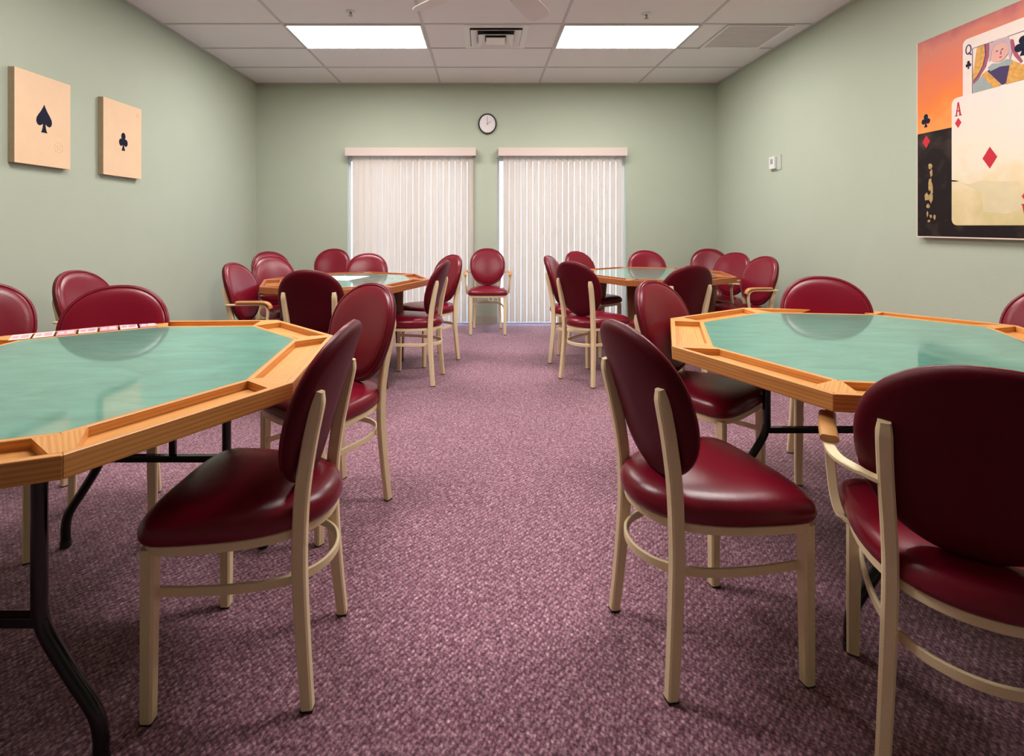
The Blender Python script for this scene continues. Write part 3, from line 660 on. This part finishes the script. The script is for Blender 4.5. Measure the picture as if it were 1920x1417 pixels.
def build_chair(arms):
    nm = 'dining_armchair' if arms else 'dining_chair'
    t = empty(nm, (0, 0, 0), 0, None, None)
    bm = bmesh.new()
    loft(bm, [ring_s(.93, .439), ring_s(.985, .443), ring_s(1.0, .452), ring_s(1.004, .463), ring_s(.99, .477), ring_s(.955, .490), ring_s(.89, .500), ring_s(.75, .509), ring_s(.5, .515), ring_s(.2, .517)])
    obj('seat', bm, M['vinyl'], t, smooth=180)
    bm = bmesh.new()
    loop = [Vector((p.x*.93, p.y*.93, .4265)) for p in SEAT]
    sweep(bm, loop, (.010, .024), lambda p, tt: Vector((-tt.y, tt.x, 0)), closed=True)
    obj('seat_frame', bm, M['frame'], t, smooth=40)
    boxo('seat_pan', (-.15, .15, -.12, .19, .430, .4385), M['foot'], t)
    # backrest: rear shell, groove, padded front
    bm = bmesh.new()
    loft(bm, [disc_ring(.05, -.021), disc_ring(.6, -.021), disc_ring(.90, -.021), disc_ring(.965, -.017), disc_ring(.995, -.008), disc_ring(1.0, .001)])
    sh = obj('backrest', bm, M['vinyl_back'], t, smooth=50)
    bm = bmesh.new()
    loft(bm, [disc_ring(1.0, .001), disc_ring(.992, .010), disc_ring(.962, .014), disc_ring(.940, .011), disc_ring(.925, .017), disc_ring(.88, .025), disc_ring(.75, .033), disc_ring(.5, .038), disc_ring(.25, .040), disc_ring(.04, .040)])
    obj('back_cushion', bm, M['vinyl'], sh, smooth=180)
    bm = bmesh.new(); sweep(bm, disc_ring(.945, .0145), (.007, .007), (0, 1, 0), closed=True, rnd=True); obj('piping', bm, M['vinyl'], sh, smooth=180)
    # rear legs run up as the uprights
    for s in (-1, 1):
        path = spline([(s*.158, -.192, .006), (s*.150, -.178, .16), (s*.143, -.167, .33), (s*.141, -.168, .46), (s*.145, -.177, .56), (s*.152, -.196, .67), (s*.156, -.214, .755), (s*.156, -.219, .787), (s*.156, -.221, .796)], 4)
        n = len(path); sz = []
        for i in range(n):
            z = path[i].z
            w, h = .029, .036
            if z > .77: w, h = .029-.25*(z-.77), .036-.45*(z-.77)
            if z < .3: w, h = .026+.003*z/.3, .030+.006*z/.3
            sz.append((w, h))
        bm = bmesh.new(); sweep(bm, path, sz, (1, 0, 0), cham=.16); o = obj('leg', bm, M['frame'], t, smooth=35)
        boxo('foot_cap', (s*.158-.0125, s*.158+.0125, -.207, -.177, 0, .006), M['foot'], o)
        bm = bmesh.new(); sweep(bm, [(s*.190, .186, .006), (s*.187, .183, .425)], [(.030, .030), (.036, .036)], (1, 0, 0), cham=.16); o = obj('leg', bm, M['frame'], t, smooth=35)
        boxo('foot_cap', (s*.190-.0135, s*.190+.0135, .1725, .1995, 0, .006), M['foot'], o)
    half = [(.172, .186, .305), (.172, .10, .305), (.165, .0, .305), (.148, -.09, .305), (.118, -.155, .305), (.07, -.20, .305), (0, -.218, .305)]
    path = spline(half+[(-x, y, z) for x, y, z in half[::-1][1:]], 5)
    bm = bmesh.new(); sweep(bm, path, (.009, .024), lambda p, tt: Vector((-tt.y, tt.x, 0))); obj('hoop_stretcher', bm, M['frame'], t, smooth=40)
    if arms:
        for s in (-1, 1):
            path = spline([(s*.152, -.200, .655), (s*.190, -.185, .662), (s*.232, -.150, .668), (s*.250, -.090, .672), (s*.252, 0, .674), (s*.250, .085, .674), (s*.249, .118, .660), (s*.247, .128, .625), (s*.243, .118, .545), (s*.235, .095, .475), (s*.222, .07, .440), (s*.198, .06, .428)], 4)
            bm = bmesh.new(); sweep(bm, path, (.024, .012), lambda p, tt: Vector((1, 0, 0)) if abs(tt.y) > .5 or abs(tt.z) > .5 else Vector((0, 1, 0)), cham=.2)
            a = obj('arm', bm, M['frame'], t, smooth=40)
            bm = bmesh.new()
            pp = [(s*.250, -.085, .688), (s*.253, 0, .690), (s*.252, .09, .690), (s*.251, .125, .684), (s*.250, .144, .668), (s*.250, .148, .650)]
            sweep(bm, spline(pp, 4), (.040, .018), (1, 0, 0), cham=.3); obj('arm_pad', bm, M['arm'], a, smooth=50)
    return t
proto = {False: build_chair(False), True: build_chair(True)}
used = {False: False, True: False}
def copy_tree(o, parent=None):
    c = o.copy(); COL.objects.link(c)
    if parent: c.parent = parent
    for ch in list(o.children): copy_tree(ch, c)
    return c
ch_cat = 'chair'
def chair(x, y, head, label, group, arms=False):
    if not used[arms]: t = proto[arms]; used[arms] = True
    else: t = copy_tree(proto[arms])
    t.location = (x, y, 0); t.rotation_euler = (0, 0, R(head-90))
    for k in ('label', 'category', 'group'):
        if k in t: del t[k]
    return tag(t, label, 'armchair' if arms else 'chair', group)
GL, GR, GFL, GFR = ('chairs around the near left table', 'chairs around the near right table', 'chairs around the far left table', 'chairs around the far right table')
chair(-.630, 1.440, 180, 'burgundy chair seen side-on at the aisle side of the near left table', GL)
chair(-.660, 2.205, 233, 'burgundy chair at the far corner of the near left table, facing the viewer', GL)
chair(-1.540, 2.090, 295, 'burgundy chair facing the viewer across the near left table, mirrored in its top', GL)
chair(-2.220, 3.080, -3, 'burgundy armchair against the left wall, below the wall panels', GL, True)
chair(-2.200, 2.310, -30, 'burgundy chair cut off by the left edge, behind the near left table', GL)
chair(.636, 1.500, 12, 'burgundy chair with shiny seat at the aisle side of the near right table', GR)
chair(1.106, 1.190, 57, 'burgundy armchair turning its back to the viewer, nearest at the right edge', GR, True)
chair(0.985, 2.320, -50, 'burgundy chair tucked under the far left corner of the near right table', GR)
chair(1.720, 2.500, 249, 'burgundy armchair facing the viewer across the near right table, reflected in its top', GR, True)
chair(2.385, 2.250, 190, 'burgundy chair cut off by the right edge behind the near right table', GR)
chair(-1.080, 3.390, 91, 'burgundy chair with its dark back to the viewer, at the far left table', GFL)
chair(-1.575, 3.720, -2, 'nearest burgundy armchair at the left wall side of the far left table', GFL, True)
chair(-1.715, 4.460, -35, 'burgundy chair left behind the far left table, overlapping the corner armchair', GFL)
chair(-2.070, 5.210, -42, 'burgundy armchair in the far left corner of the room, partly hidden by another chair', GFL, True)
chair(-1.735, 5.760, -88, 'burgundy chair against the back wall just left of the left blind', GFL)
chair(-1.120, 4.770, -90, 'burgundy chair behind the far left table, in front of the left blind', GFL)
chair(-.470, 4.630, 218, 'burgundy chair back right of the far left table, behind the side-on chair', GFL)
chair(-.539, 4.040, 171, 'burgundy chair seen side-on at the aisle side of the far left table', GFL)
chair(.057, 5.855, -90, 'burgundy armchair standing alone below the clock between the two blinds', 'chairs along the back wall', True)
chair(.830, 4.575, -22, 'burgundy chair seen nearly edge-on at the aisle side of the far right table', GFR)
chair(.867, 4.060, 40, 'burgundy chair with its back turned, aisle corner of the far right table', GFR)
chair(1.125, 5.220, -55, 'burgundy chair behind the far right table, in front of the right blind', GFR)
chair(1.765, 5.350, -92, 'pale-shining burgundy chair facing the viewer behind the far right table', GFR)
chair(2.570, 5.780, 250, 'burgundy chair in the far right corner of the room', GFR)
chair(2.335, 5.060, 205, 'burgundy armchair back right of the far right table, beside the corner chair', GFR, True)
chair(2.265, 4.480, 191, 'burgundy armchair with visible wooden arm, right wall side of the far right table', GFR, True)
chair(1.380, 3.760, 106, 'burgundy chair with its dark back to the viewer, at the far right table', GFR)
